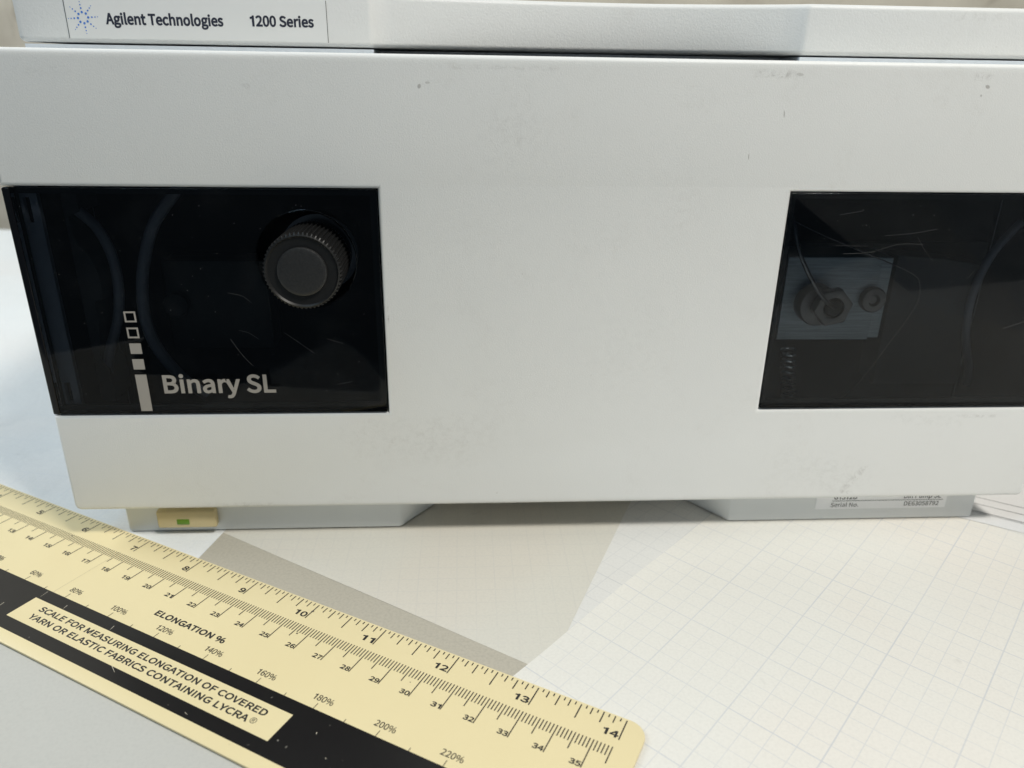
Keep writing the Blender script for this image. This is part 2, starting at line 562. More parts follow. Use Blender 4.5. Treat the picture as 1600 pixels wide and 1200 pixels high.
GLYPHS = {      # plain sans letter outlines: advance, closed outlines (x y x y ...), 1000 = cap height
    '%': (1256, ['280 387 344 397 400 425 445 471 479 533 500 612 508 705 479 875 400 981 280 1018 160 981 82 875 53 705 61 612 82 533 115 471 160 425 216 397', '280 464 210 491 164 572 147 705 164 837 210 916 280 941 349 916 395 837 412 705 395 572 349 491', '308 -18 393 -18 945 1018 861 1018', '977 -18 1096 19 1175 127 1203 299 1175 469 1096 576 977 613 857 576 779 469 750 299 779 127 857 19', '977 59 907 85 860 166 843 299 860 431 907 510 977 536 1046 510 1093 431 1111 299 1093 166 1046 85']),
    '.': (379, ['190 -18 235 -6 267 27 280 76 267 127 235 160 190 172 144 160 112 127 100 76 112 27 144 -6']),
    '0': (757, ['379 -18 468 -3 544 40 606 112 652 213 680 344 690 503 680 662 652 791 606 891 544 961 468 1004 379 1018 290 1004 214 961 152 891 106 791 78 662 68 503 78 344 106 213 152 112 214 40 290 -3', '379 83 326 94 279 127 241 183 213 264 195 370 188 503 195 636 213 741 241 821 279 877 326 909 379 920 433 909 479 877 517 821 546 741 564 636 570 503 564 370 546 264 517 183 479 127 433 94']),
    '1': (700, ['330 0 480 0 480 1000 375 1000 310 905 120 850 120 745 330 775']),
    '2': (757, ['60 0 689 0 689 108 412 108 359 106 303 103 248 98 359 208 454 315 533 420 591 522 628 624 641 724 632 808 605 879 562 938 504 981 433 1008 349 1018 234 1000 139 949 55 872 127 801 187 861 257 902 334 917 437 891 498 821 518 719 506 631 469 536 407 435 318 325 203 205 60 74']),
    '3': (757, ['359 -18 445 -9 522 16 587 58 637 114 669 184 681 267 652 388 576 473 469 521 469 528 563 580 624 660 647 768 609 903 506 988 355 1018 248 1002 156 960 76 899 143 820 205 870 274 904 351 917 441 897 499 842 520 759 494 661 407 593 243 568 243 472 427 447 525 377 554 271 528 172 457 109 351 86 249 102 169 144 104 201 40 120 117 52 221 2']),
    '4': (757, ['464 0 581 0 581 276 715 276 715 375 581 375 581 1000 443 1000 27 357 27 276 464 276', '464 375 157 375 385 716 413 766 440 815 465 864 471 864 468 805 465 740 464 682']),
    '5': (757, ['357 -18 440 -8 517 23 584 72 637 139 672 224 685 325 674 425 643 506 596 567 535 610 463 636 383 644 328 639 279 626 233 604 259 894 636 894 636 1000 150 1000 117 533 184 491 238 523 290 543 351 550 460 523 532 445 558 322 529 196 453 115 345 86 242 102 162 142 100 196 37 115 115 51 220 2']),
    '6': (757, ['411 -18 486 -7 554 23 613 72 658 137 688 216 698 307 690 403 664 482 623 543 568 586 500 612 420 621 341 606 262 565 194 501 205 639 232 746 273 824 324 877 385 906 452 915 511 906 565 879 610 839 681 915 618 969 541 1005 446 1018 351 1005 264 965 189 894 129 792 90 653 76 477 88 326 121 202 172 106 239 37 320 -4', '196 401 265 475 334 516 400 528 500 501 560 424 580 307 557 188 497 109 411 80 302 118 230 226']),
    '7': (757, ['270 0 400 0 411 184 431 347 465 497 516 639 591 779 693 925 693 1000 67 1000 67 894 553 894 465 759 396 625 344 487 308 340 284 179']),
    '8': (757, ['382 -18 470 -9 546 17 608 57 655 109 684 171 694 240 670 358 609 443 527 503 527 510 587 570 638 653 659 752 626 888 532 981 385 1015 245 983 147 894 111 761 129 666 178 590 246 531 246 525 158 461 90 369 63 248 74 175 104 111 153 57 217 17 294 -9', '450 543 339 594 256 662 224 761 245 846 301 902 383 922 475 898 532 835 553 745 541 673 506 606', '383 75 276 99 201 164 173 259 191 349 240 425 311 486 443 428 539 354 576 244 552 156 485 97']),
    '9': (757, ['321 -18 412 -4 498 38 572 111 631 218 670 361 683 543 672 689 639 807 587 900 519 965 438 1005 347 1018 271 1007 203 977 145 929 100 864 70 785 60 693 69 598 94 520 135 459 190 415 257 388 336 379 419 394 498 436 566 501 553 362 526 256 486 177 436 125 379 95 317 86 253 95 196 121 147 162 79 85 142 32 222 -4', '565 606 496 529 425 485 356 472 257 500 197 576 177 693 200 813 261 892 348 921 457 885 531 779']),
    'A': (829, ['5 0 132 0 229 306 595 306 690 0 824 0 484 1000 344 1000', '261 405 310 559 344 671 377 783 409 898 415 898 447 784 480 672 516 559 563 405']),
    'B': (896, ['138 0 456 0 561 8 653 32 729 73 786 130 822 203 835 293 809 411 737 490 632 532 632 539 711 586 761 662 778 756 766 835 733 897 681 944 613 976 529 994 434 1000 138 1000', '263 576 263 900 417 900 548 885 627 833 653 739 629 652 551 595 412 576', '263 101 263 477 438 477 587 458 679 399 711 297 678 186 585 122 438 101']),
    'C': (870, ['514 -18 634 -1 735 48 821 126 752 206 684 145 608 106 520 93 430 106 354 143 293 203 247 285 219 385 209 503 219 620 249 719 296 799 358 858 435 895 524 907 603 895 671 862 729 813 797 895 727 955 635 1000 523 1018 402 1002 295 955 206 880 138 777 94 650 79 499 94 348 136 221 203 119 291 44 395 -2']),
    'D': (939, ['138 0 393 0 532 15 648 60 739 133 805 232 845 356 858 503 845 651 804 774 738 871 646 942 529 985 387 1000 138 1000', '263 104 263 898 377 898 485 886 573 852 641 796 690 718 719 621 729 503 719 386 690 288 641 209 573 151 485 116 377 104']),
    'E': (804, ['138 0 729 0 729 108 263 108 263 472 643 472 643 580 263 580 263 894 714 894 714 1000 138 1000']),
    'F': (753, ['138 0 263 0 263 449 645 449 645 555 263 555 263 894 714 894 714 1000 138 1000']),
    'G': (940, ['531 -18 656 -3 760 38 839 98 839 518 510 518 510 413 723 413 723 151 675 120 612 100 543 93 444 106 361 143 296 203 248 285 219 385 209 503 219 620 250 719 299 799 366 858 447 895 542 907 631 894 701 861 757 813 825 895 756 953 661 999 538 1018 412 1002 301 955 209 880 139 777 95 650 79 499 94 348 138 221 206 119 297 44 406 -2']),
    'I': (400, ['138 0 263 0 263 1000 138 1000']),
    'L': (741, ['138 0 701 0 701 108 263 108 263 1000 138 1000']),
    'M': (1108, ['138 0 251 0 251 554 249 649 243 752 235 849 240 849 321 621 510 101 595 101 783 621 864 849 869 849 862 752 855 649 853 554 853 0 970 0 970 1000 819 1000 628 465 605 396 582 326 558 256 553 256 529 326 505 396 480 465 289 1000 138 1000']),
    'N': (986, ['138 0 256 0 256 525 254 630 248 735 241 838 247 838 355 632 719 0 849 0 849 1000 729 1000 729 480 731 374 738 267 746 164 739 164 632 370 266 1000 138 1000']),
    'O': (1012, ['506 -18 625 -1 728 46 814 123 878 226 919 353 933 503 919 653 878 779 814 881 728 956 625 1002 506 1018 387 1002 284 956 198 881 134 779 93 653 79 503 93 353 134 226 198 123 284 46 387 -1', '506 93 422 106 349 144 290 204 246 286 218 386 209 503 218 620 246 719 290 799 349 858 422 895 506 907 591 895 663 858 722 799 766 719 794 620 804 503 794 386 766 286 722 204 663 144 591 106']),
    'P': (864, ['138 0 263 0 263 398 428 398 532 407 621 431 695 473 750 533 785 610 797 707 785 804 750 880 694 935 619 972 528 993 423 1000 138 1000', '263 501 263 898 407 898 553 881 642 821 671 707 643 590 557 522 412 501']),
    'R': (866, ['263 525 263 898 431 898 564 881 646 825 674 720 646 612 564 547 431 525', '686 0 828 0 574 438 693 491 771 585 799 720 788 813 754 885 701 938 631 974 547 994 450 1000 138 1000 138 0 263 0 263 424 443 424']),
    'S': (813, ['415 -18 512 -8 596 21 663 65 713 122 744 190 754 266 727 390 653 475 548 533 407 595 329 631 266 683 240 763 263 840 328 889 427 907 514 896 589 864 655 814 720 895 640 959 540 1002 427 1018 341 1009 265 983 201 943 153 890 123 826 112 753 144 630 221 548 315 497 458 434 544 392 604 338 626 255 601 170 529 113 416 93 314 108 220 151 141 217 65 130 163 51 280 0']),
    'T': (817, ['345 0 472 0 472 894 775 894 775 1000 42 1000 42 894 345 894']),
    'U': (984, ['492 -18 590 -8 676 22 748 77 803 158 839 269 851 412 851 1000 730 1000 730 409 721 302 698 221 661 161 613 121 556 100 492 93 430 100 374 121 327 161 291 221 267 302 259 409 259 1000 134 1000 134 412 146 269 181 158 236 77 309 22 395 -8']),
    'V': (784, ['321 0 467 0 784 1000 656 1000 495 458 463 347 433 240 398 128 393 128 359 240 328 347 296 458 134 1000 1 1000']),
    'Y': (724, ['299 0 424 0 424 387 726 1000 595 1000 467 718 434 645 401 572 366 498 360 498 326 572 294 645 262 718 132 1000 -1 1000 299 387']),
    'a': (768, ['296 -18 385 -3 467 35 542 89 546 89 557 0 659 0 659 456 653 542 633 616 599 677 550 722 484 750 402 760 289 744 190 708 112 663 160 577 224 615 299 644 382 656 476 629 522 560 535 469 392 448 277 418 189 378 128 328 92 266 80 192 109 78 185 7', '332 83 265 95 218 133 201 201 232 285 337 346 535 386 535 180 466 126 400 94']),
    'c': (696, ['417 -18 504 -6 585 26 658 75 603 160 552 122 494 96 428 86 308 122 228 220 199 370 230 519 312 619 432 655 487 647 536 624 580 591 643 673 585 716 514 748 427 760 334 748 250 714 177 657 121 581 84 484 71 370 83 256 117 160 171 84 240 28 324 -6']),
    'e': (756, ['426 -18 519 -8 599 19 668 57 625 141 568 109 507 89 439 82 315 114 230 204 194 341 693 341 696 362 698 386 698 412 690 511 664 596 622 665 563 717 490 749 402 760 319 748 241 712 173 655 119 578 84 482 71 370 83 256 119 161 174 84 246 28 331 -6', '192 430 231 555 307 633 405 660 504 634 567 556 589 430']),
    'g': (769, ['375 -341 483 -332 574 -305 649 -264 704 -212 738 -151 750 -85 721 16 635 73 492 91 347 91 269 102 228 130 217 172 223 208 240 236 265 261 300 247 337 238 374 235 512 266 609 355 645 492 638 553 617 605 585 645 737 645 737 741 479 741 449 751 414 757 374 760 236 727 136 636 97 495 111 413 147 345 194 296 194 291 155 256 124 210 112 153 121 100 144 60 179 31 179 25 119 -23 82 -81 70 -143 109 -251 216 -318', '374 319 296 341 239 402 217 495 238 589 295 648 374 668 454 648 511 589 532 495 510 402 453 341', '393 -255 277 -239 204 -194 179 -126 186 -83 211 -40 254 0 287 -6 320 -10 349 -11 477 -11 560 -20 610 -50 628 -105 599 -178 517 -233']),
    'h': (828, ['126 0 251 0 251 538 319 600 383 638 453 651 533 630 579 566 593 453 593 0 718 0 718 469 693 628 619 726 491 760 398 743 317 698 246 636 251 789 251 1086 126 1086']),
    'i': (375, ['126 0 251 0 251 741 126 741', '188 894 232 904 261 933 271 977 261 1019 232 1047 188 1057 145 1047 117 1019 106 977 117 933 145 904']),
    'l': (387, ['256 -18 286 -16 310 -12 329 -7 311 89 300 87 292 86 285 86 268 91 256 108 251 139 251 1086 126 1086 126 147 139 58 181 2']),
    'm': (1263, ['126 0 251 0 251 538 316 601 378 638 437 651 514 630 560 566 574 453 574 0 698 0 698 538 765 601 827 638 885 651 963 630 1008 566 1023 453 1023 0 1147 0 1147 469 1123 628 1049 726 924 760 837 742 756 692 678 618 637 694 571 743 473 760 389 743 312 697 243 633 240 633 228 741 126 741']),
    'n': (832, ['126 0 251 0 251 538 319 600 383 638 453 651 533 630 579 566 593 453 593 0 718 0 718 469 693 628 619 726 491 760 397 743 316 697 243 633 240 633 228 741 126 741']),
    'o': (827, ['413 -18 502 -6 583 28 653 84 707 160 743 256 756 370 743 484 707 581 653 657 583 714 502 748 413 760 325 748 244 714 174 657 119 581 84 484 71 370 84 256 119 160 174 84 244 28 325 -6', '413 86 301 122 226 220 199 370 226 519 301 619 413 655 526 619 602 519 629 370 602 220 526 122']),
    'p': (846, ['126 -312 251 -312 251 -61 247 68 315 21 384 -8 452 -18 534 -6 610 30 676 87 728 166 761 264 774 382 765 490 740 582 698 657 640 713 567 748 479 760 394 745 315 707 243 655 240 655 228 741 126 741', '431 87 377 94 316 118 251 164 251 554 320 609 385 643 447 655 561 620 625 525 644 381 616 223 541 123']),
    'r': (529, ['126 0 251 0 251 476 307 576 372 631 437 648 464 647 486 643 509 636 532 744 509 753 483 758 453 760 374 741 302 688 243 606 240 606 228 741 126 741']),
    's': (638, ['319 -18 467 13 557 92 588 202 554 314 469 382 363 427 285 459 226 498 203 555 218 609 264 648 341 663 402 654 457 631 509 598 569 675 505 718 427 748 340 760 201 731 115 656 85 550 117 446 198 380 300 336 380 303 444 258 469 195 453 137 405 95 323 79 242 90 170 121 104 168 44 85 123 32 217 -4']),
    't': (514, ['357 -18 404 -14 451 -4 495 10 471 104 444 94 415 86 386 83 318 100 282 148 271 225 271 640 473 640 473 741 271 741 271 950 168 950 154 741 37 734 37 640 147 640 147 229 167 99 233 13']),
    'u': (828, ['342 -18 435 -1 515 46 587 116 591 116 600 0 704 0 704 741 580 741 580 216 513 144 449 103 379 90 300 110 254 174 240 286 240 741 115 741 115 271 139 112 214 15']),
    'y': (711, ['138 -319 264 -285 353 -194 415 -63 693 741 572 741 438 330 378 120 371 120 346 191 321 262 297 330 147 741 18 741 315 -1 299 -57 260 -139 205 -196 132 -217 112 -215 92 -210 75 -205 50 -304 76 -312 105 -317']),
    '®': (645, ['322 487 398 497 466 525 524 570 569 630 598 703 608 787 598 871 569 944 524 1004 466 1049 398 1077 322 1087 246 1077 178 1049 120 1004 75 944 46 871 35 787 46 703 75 630 120 570 178 525 246 497', '322 542 206 573 126 659 95 787 126 915 206 1001 322 1033 438 1001 518 915 548 787 518 659 438 573', '211 636 274 636 274 744 336 744 390 636 460 636 389 763 419 782 439 812 446 847 429 905 386 936 327 945 211 945', '274 791 274 895 317 895 354 888 374 870 381 843 372 814 349 797 312 791']),
}


_glyph_pts = {}
for _c, (_a, _l) in GLYPHS.items():
    _glyph_pts[_c] = []
    for _o in _l:
        _v = [int(q) for q in _o.split()]
        _p = []
        for _q in zip(_v[0::2], _v[1::2]):
            if not _p or math.hypot(_q[0] - _p[-1][0], _q[1] - _p[-1][1]) > 6:
                _p.append(_q)
        if math.hypot(_p[0][0] - _p[-1][0], _p[0][1] - _p[-1][1]) <= 6:
            _p.pop()
        _glyph_pts[_c].append(_p)


def thicken(lp, d):
    """push a closed outline to its right by d, with limited mitres"""
    res, n = [], len(lp)
    for i in range(n):
        p, a, b = Vector(lp[i]), Vector(lp[i - 1]), Vector(lp[(i + 1) % n])
        u, v = (p - a).normalized(), (b - p).normalized()
        n1, n2 = Vector((u.y, -u.x)), Vector((v.y, -v.x))
        m = n1 + n2
        if m.length < 1e-6:
            m = n1
        m.normalize()
        k = min(1.9, 1.0 / max(0.2, m.dot(n1)))
        q = p + m * d * k
        res.append((q.x, q.y))
    return res


def lettering(name, m, parent, s, width, height, place, bold=0.0, align='L', spacing=0.0):
    """flat print: fitted to a width and a cap height (mm), then placed by a matrix; bold is in cap heights"""
    x, loops = 0.0, []
    for ch in s:
        if ch == ' ':
            x += 330 + spacing
            continue
        for lp in _glyph_pts[ch]:
            loops.append([(x + px, py) for px, py in lp])
        x += GLYPHS[ch][0] + spacing
    xs = [p[0] for lp in loops for p in lp]
    x0, x1 = min(xs), max(xs)
    kx, ky = (width - 2 * bold * height) / (x1 - x0), height * (1 - 2 * bold) / 1000
    sh = {'L': x0, 'R': x1, 'C': (x0 + x1) / 2}[align]
    cu = bpy.data.curves.new('tmp', 'CURVE')
    cu.dimensions = '2D'
    cu.fill_mode = 'FRONT'
    for lp in loops:
        sp = cu.splines.new('POLY')
        sp.points.add(len(lp) - 1)
        for p, (px, py) in zip(sp.points, thicken([((x_ - sh) * kx, y_ * ky + bold * height) for x_, y_ in lp], bold * height)):
            p.co = (px, py, 0, 1)
        sp.use_cyclic_u = True
    ob = bpy.data.objects.new('tmp', cu)
    col.objects.link(ob)
    dg = bpy.context.evaluated_depsgraph_get()
    dg.update()
    me = bpy.data.meshes.new_from_object(ob.evaluated_get(dg))
    bpy.data.objects.remove(ob)
    bpy.data.curves.remove(cu)
    me.materials.clear()
    me.transform(place @ Matrix.Scale(S, 4))
    return link(me, name, m, parent, False)


def up_at(x, y, z):       # upright print facing the viewer
    return Matrix.Translation(Vector((x, y, z)) * S) @ Matrix.Rotation(math.pi / 2, 4, 'X')


def flat_at(x, y, z):
    return Matrix.Translation(Vector((x, y, z)) * S)


def quads(name, m, parent, rects, z=None, y=None):
    """many small printed rectangles as one mesh; flat (z) or upright (y)"""
    vs, fs = [], []
    for (a0, a1, b0, b1) in rects:
        i = len(vs)
        for a, b in ((a0, b0), (a1, b0), (a1, b1), (a0, b1)):
            vs.append((a * S, b * S, z * S) if z is not None else (a * S, y * S, b * S))
        fs.append((i, i + 1, i + 2, i + 3))
    me = bpy.data.meshes.new(name)
    me.from_pydata(vs, [], fs)
    return link(me, name, m, parent, False)


# ------------------------------------------------------------------ the setting
me = slab([(-900, -152), (150, -152), (400, -420), (1000, -420), (1000, 520), (-900, 520)], [], 38, 1.5)  # unseen front edge shaped to darken the left window's reflection, not the right's
me.transform(Matrix.Translation((0, 0, -39.75 * S)))
tag(link(me, 'table_top', 'table'), kind='structure')
wl = tag(box('back_wall', 'wall', None, -1700, 2300, 760, 800, -700, 1500), kind='structure')


RDIR = Vector((math.cos(-0.5154), math.sin(-0.5154)))


def undulate(x, y):
    """gentle waves shared by all the sheets, flat under the ruler and under the module (mm)"""
    p = Vector((x - 0.0, y - 0.0, 0.3))
    q = Vector((x + 130.68, y - 86.51))
    t = q.x * RDIR.y - q.y * RDIR.x            # distance below the inch edge of the ruler, negative above it
    free = min(1.0, max(0.0, (-t - 3) / 14)) if t < 27 else min(1.0, max(0.0, (t - 58) / 14))
    dev = max(0.0, min(1.0, (-y + 2) / 12)) if -2 < x < 347 else 1.0
    if y < 2 and -12 < x <= -2:
        dev = 1.0
    k = free * dev
    amp = 0.30 if x > 30 else 1.1
    n = noise.noise(p * 0.022) * 0.7 + noise.noise(p * 0.055 + Vector((7, 3, 1))) * 0.3
    return k * amp * (n - 0.15)


def sheet(name, m, label, cx, cy, ang, pts, ztop, group='paper sheets spread on the bench', lift=None, n=(70, 70)):
    """a sheet of paper; a four-cornered one is a fine grid that follows the waves and may lift along an edge"""
    if len(pts) != 4:
        me = slab(pts, [], 0.09)
        o = link(me, name, m, None, False)
        o.location = (cx * S, cy * S, (ztop - 0.35) * S)
    else:
        ca, sa = math.cos(math.radians(ang)), math.sin(math.radians(ang))
        nu, nv = n
        vs, fs = [], []
        A, B, Cc, D = [Vector(p) for p in pts]
        for lay in (0, 1):
            for j in range(nv + 1):
                for i in range(nu + 1):
                    u, v = i / nu, j / nv
                    p = (A * (1 - u) + B * u) * (1 - v) + (D * (1 - u) + Cc * u) * v
                    wx, wy = cx + p.x * ca - p.y * sa, cy + p.x * sa + p.y * ca
                    z = undulate(wx, wy) - 0.04 * lay
                    if lift:
                        z += lift(wx, wy)
                    vs.append((p.x * S, p.y * S, z * S))
        N = (nu + 1) * (nv + 1)
        idx = lambda i, j, l: l * N + j * (nu + 1) + i
        for j in range(nv):
            for i in range(nu):
                fs.append((idx(i, j, 0), idx(i + 1, j, 0), idx(i + 1, j + 1, 0), idx(i, j + 1, 0)))
                fs.append((idx(i, j, 1), idx(i, j + 1, 1), idx(i + 1, j + 1, 1), idx(i + 1, j, 1)))
        for i in range(nu):
            fs.append((idx(i, 0, 0), idx(i, 0, 1), idx(i + 1, 0, 1), idx(i + 1, 0, 0)))
            fs.append((idx(i, nv, 0), idx(i + 1, nv, 0), idx(i + 1, nv, 1), idx(i, nv, 1)))
        for j in range(nv):
            fs.append((idx(0, j, 0), idx(0, j + 1, 0), idx(0, j + 1, 1), idx(0, j, 1)))
            fs.append((idx(nu, j, 0), idx(nu, j, 1), idx(nu, j + 1, 1), idx(nu, j + 1, 0)))
        me = bpy.data.meshes.new(name)
        me.from_pydata(vs, [], fs)
        o = link(me, name, m, None, True, 50)
        o.location = (cx * S, cy * S, ztop * S)
    o.rotation_euler = (0, 0, math.radians(ang))
    tag(o, label, 'paper', group)
    return o


def to_local(p, cx, cy, ang):
    c_, s_ = math.cos(math.radians(ang)), math.sin(math.radians(ang))
    dx, dy = p[0] - cx, p[1] - cy
    return (dx * c_ + dy * s_, -dx * s_ + dy * c_)


def edge_lift(p0, p1, inward, height, reach):
    """curl of a free edge from p0 to p1, dying away over reach mm inward"""
    a, b = Vector(p0), Vector(p1)
    d = (b - a)
    L = d.length
    d.normalize()
    nrm = Vector((-d.y, d.x)) * inward

    def f(x, y):
        v = Vector((x, y)) - a
        s_, t_ = v.dot(d) / L, v.dot(nrm)
        if s_ <= 0 or s_ >= 1 or t_ < -2 or t_ > 4 * reach:
            return 0.0
        return height * math.sin(math.pi * s_) ** 1.5 * math.exp(-max(0, t_) / reach)
    return f


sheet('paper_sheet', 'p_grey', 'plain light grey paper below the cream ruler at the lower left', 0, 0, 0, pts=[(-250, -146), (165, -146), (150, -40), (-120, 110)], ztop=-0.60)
sheet('graph_paper', 'p_under', 'graph paper showing as a wedge between the two overlapping sheets', 207.1, -84.5, 45.3, pts=rect(-58, 330, -28, 210), ztop=-0.52)
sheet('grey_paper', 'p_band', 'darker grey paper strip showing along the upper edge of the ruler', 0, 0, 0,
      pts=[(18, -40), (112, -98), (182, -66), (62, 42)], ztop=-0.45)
sheet('paper_sheet', 'p_white', 'large crumpled white paper lying left of the pump module', 47.5, 4.6, -13.6, pts=rect(-520, 0, -60, 460), ztop=-0.39)
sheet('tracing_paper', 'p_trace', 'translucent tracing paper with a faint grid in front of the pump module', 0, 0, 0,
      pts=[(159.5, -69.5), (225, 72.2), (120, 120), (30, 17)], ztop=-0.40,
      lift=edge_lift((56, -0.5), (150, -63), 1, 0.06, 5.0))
sheet('graph_paper', 'p_graph', 'large white graph paper with blue grid filling the lower right', 207.1, -84.5, 45.3, pts=[to_local(p, 207.1, -84.5, 45.3) for p in ((101, -120.0), (500, -400), (560, 120), (354.1, 135.9))], ztop=-0.30,
      lift=edge_lift((158, -62), (220, 0.0), -1, 0.8, 6.0), n=(150, 120))
form = sheet('printed_form', 'p_form', 'printed form with ruled black lines behind the right foot of the module', 345, 0, -33, pts=rect(-28, 190, -4, 150), ztop=-0.12)
quads('ruled_line', 'form_ink', form, [(-20, 180, 3.4, 3.65)], z=0.03)
quads('ruled_line', 'form_ink', form, [(-20, 180, 4.4, 4.8)], z=0.03)
quads('ruled_line', 'form_ink', form, [(-20, 180, 11.0, 11.3)], z=0.03)
quads('ruled_line', 'form_ink', form, [(-20, 180, 17.0, 17.3)], z=0.03)

# ------------------------------------------------------------------ the ruler
RA = -0.5154
ruler = empty('ruler', (-130.68, 86.51, 0.0), RA)
tag(ruler, 'cream metal ruler with a black band and inch and centimetre scales', 'ruler')
RT = 0.60                                        # top face of the ruler above the papers
T = lambda t: -t                                 # distance from the inch edge -> local y
me = slab(rrect(-6, 361.6, -56.0, 0.55, 5.2), [], 0.75, 0.12, 2)
me.transform(Matrix.Translation((0, 0, (RT - 0.75) * S)))
link(me, 'blade', 'ruler', ruler)
box('black_band', 'band', ruler, 6, 353, T(52.1), T(34.2), RT - 0.1, RT + 0.015)
box('title_panel', 'ruler', ruler, 172.0, 276.8, T(47.9), T(38.4), RT - 0.1, RT + 0.03)
ZP = RT + 0.045
# inch scale: one mesh per length class of tick
tk = {'inch': [], 'half': [], 'quarter': [], 'eighth': [], 'sixteenth': []}
for i in range(16, 14 * 16 + 1):
    s = i * 25.4 / 16
    if i % 16 == 0:
        k, L, wd = 'inch', 7.0, 0.175
    elif i % 8 == 0:
        k, L, wd = 'half', 5.4, 0.175
    elif i % 4 == 0:
        k, L, wd = 'quarter', 3.8, 0.175
    elif i % 2 == 0:
        k, L, wd = 'eighth', 2.4, 0.165
    else:
        k, L, wd = 'sixteenth', 1.1, 0.165
    st = 0.0 if i % 4 else random.uniform(-0.1, 0.25)
    tk[k].append((s - wd, s + wd, T(L), T(st)))
for k, v in tk.items():
    tag(quads(k + '_ticks', 'ink', ruler, v, z=ZP), kind='stuff')
mm_, hf_, cm_ = [], [], []
for i in range(30, 356):
    if i % 10 == 0:
        cm_.append((i - 0.155, i + 0.155, T(19.2), T(9.7)))
    elif i % 5 == 0:
        hf_.append((i - 0.155, i + 0.155, T(15.3), T(9.7)))
    else:
        mm_.append((i - 0.155, i + 0.155, T(13.0), T(9.7)))
tag(quads('millimetre_ticks', 'ink', ruler, mm_, z=ZP), kind='stuff')
tag(quads('half_centimetre_ticks', 'ink', ruler, hf_, z=ZP), kind='stuff')
tag(quads('centimetre_ticks', 'ink', ruler, cm_, z=ZP), kind='stuff')
for i in range(3, 15):
    lettering('inch_number', 'ink', ruler, str(i), 4.3 if i > 9 else 2.15, 2.25, flat_at(i * 25.4 - 0.55, T(6.75), ZP), 0.05, 'R')
for i in range(9, 36):
    lettering('centimetre_number', 'ink', ruler, str(i), 3.0 if i > 9 else 1.5, 1.65, flat_at(i * 10 - 0.35, T(19.15), ZP), 0.048, 'R')
pt = []
for i in range(20, 240, 10):
    s = 100 + i
    pt.append((s - 0.1, s + 0.1, T(34.6), T(32.2 if i % 20 == 0 else 33.2)))
    if i % 20 == 0:
        lettering('percent_number', 'ink', ruler, '%d%%' % i, 6.4 if i >= 100 else 5.0, 1.95,
                  flat_at(s - (2.6 if i >= 100 else 1.9), T(31.45), ZP), 0.016, 'L')
tag(quads('percent_ticks', 'ink', ruler, pt, z=ZP), kind='stuff')
lettering('scale_title', 'ink', ruler, 'ELONGATION %', 28.6, 2.25, flat_at(211.7, T(27.1), ZP), 0.055)
lettering('title_line', 'ink', ruler, 'SCALE FOR MEASURING ELONGATION OF COVERED', 92.0, 2.15, flat_at(178.6, T(42.25), ZP), 0.05)
lettering('title_line', 'ink', ruler, 'YARN OR ELASTIC FABRICS CONTAINING LYCRA', 88.6, 2.15, flat_at(178.9, T(45.85), ZP), 0.05)
me = slab(circle(268.9, T(44.5), 0.95, 28), [circle(268.9, T(44.5), 0.78, 28)], 0.02)
me.transform(Matrix.Translation((0, 0, (ZP - 0.02) * S)))
link(me, 'trademark_ring', 'ink', ruler, False)
lettering('trademark_sign', 'ink', ruler, 'R', 0.75, 1.0, flat_at(268.55, T(45.0), ZP), 0.02)

# wear on the ruler: a faint line across it, nicks in the black band, small dark marks
quads('scuff_line', 'scuff', ruler, [(174.2, 174.34, T(34.2), T(9.0))], z=RT + 0.03)
for (s0, t0, s1, t1, wd) in ((184.3, 36.4, 184.6, 38.0, 0.10), (172.6, 34.8, 172.9, 37.6, 0.08), (205.5, 36.2, 205.9, 38.0, 0.09), (165.5, 44.5, 165.8, 46.6, 0.09),
                         (219.5, 47.9, 222.3, 49.2, 0.08), (251.0, 50.6, 252.3, 50.9, 0.07), (286.0, 40.0, 286.3, 40.6, 0.12), (293.0, 45.2, 293.4, 45.5, 0.10)):
    a_, b_ = Vector((s0, T(t0))), Vector((s1, T(t1)))
    n_ = (b_ - a_).normalized()
    n_ = Vector((-n_.y, n_.x)) * wd
    me = bpy.data.meshes.new('nick')
    me.from_pydata([((p.x) * S, (p.y) * S, (RT + 0.025) * S) for p in (a_ - n_, b_ - n_ * 0.4, b_ + n_ * 0.4, a_ + n_)], [], [(0, 1, 2, 3)])
    link(me, 'nick', 'nick', ruler, False)
for (s0, t0, r_) in ((254.1, 3.4, 0.55), (256.5, 13.5, 0.4), (297.6, 14.6, 0.22), (150.5, 10.5, 0.3)):
    me = bpy.data.meshes.new('ink_smudge')
    pts_ = [(s0 + r_ * random.uniform(0.5, 1.1) * math.cos(k * 0.7), T(t0) + r_ * random.uniform(0.4, 1.4) * math.sin(k * 0.7)) for k in range(9)]
    me.from_pydata([(x * S, y * S, (ZP + 0.01) * S) for x, y in pts_], [], [tuple(range(9))])
    link(me, 'ink_smudge', 'smudge', ruler, False)

# ------------------------------------------------------------------ the pump module
W, Z0, ZB, ZT, ZTOP, X1, X2 = 345.0, 12.92, 49.41, 123.99, 161.74, 110.59, 239.07
pump = empty('pump_module', (0, 0, 0))
tag(pump, 'off-white laboratory pump module with two smoked windows and a black knob', 'lab pump')

# front cover: plate with the two window notches, and the rim that runs back round it
out = [(0, Z0), (W, Z0), (W, ZB), (X2, ZB), (X2, ZT), (W, ZT), (W, ZTOP), (0, ZTOP), (0, ZT), (X1, ZT), (X1, ZB), (0, ZB)]


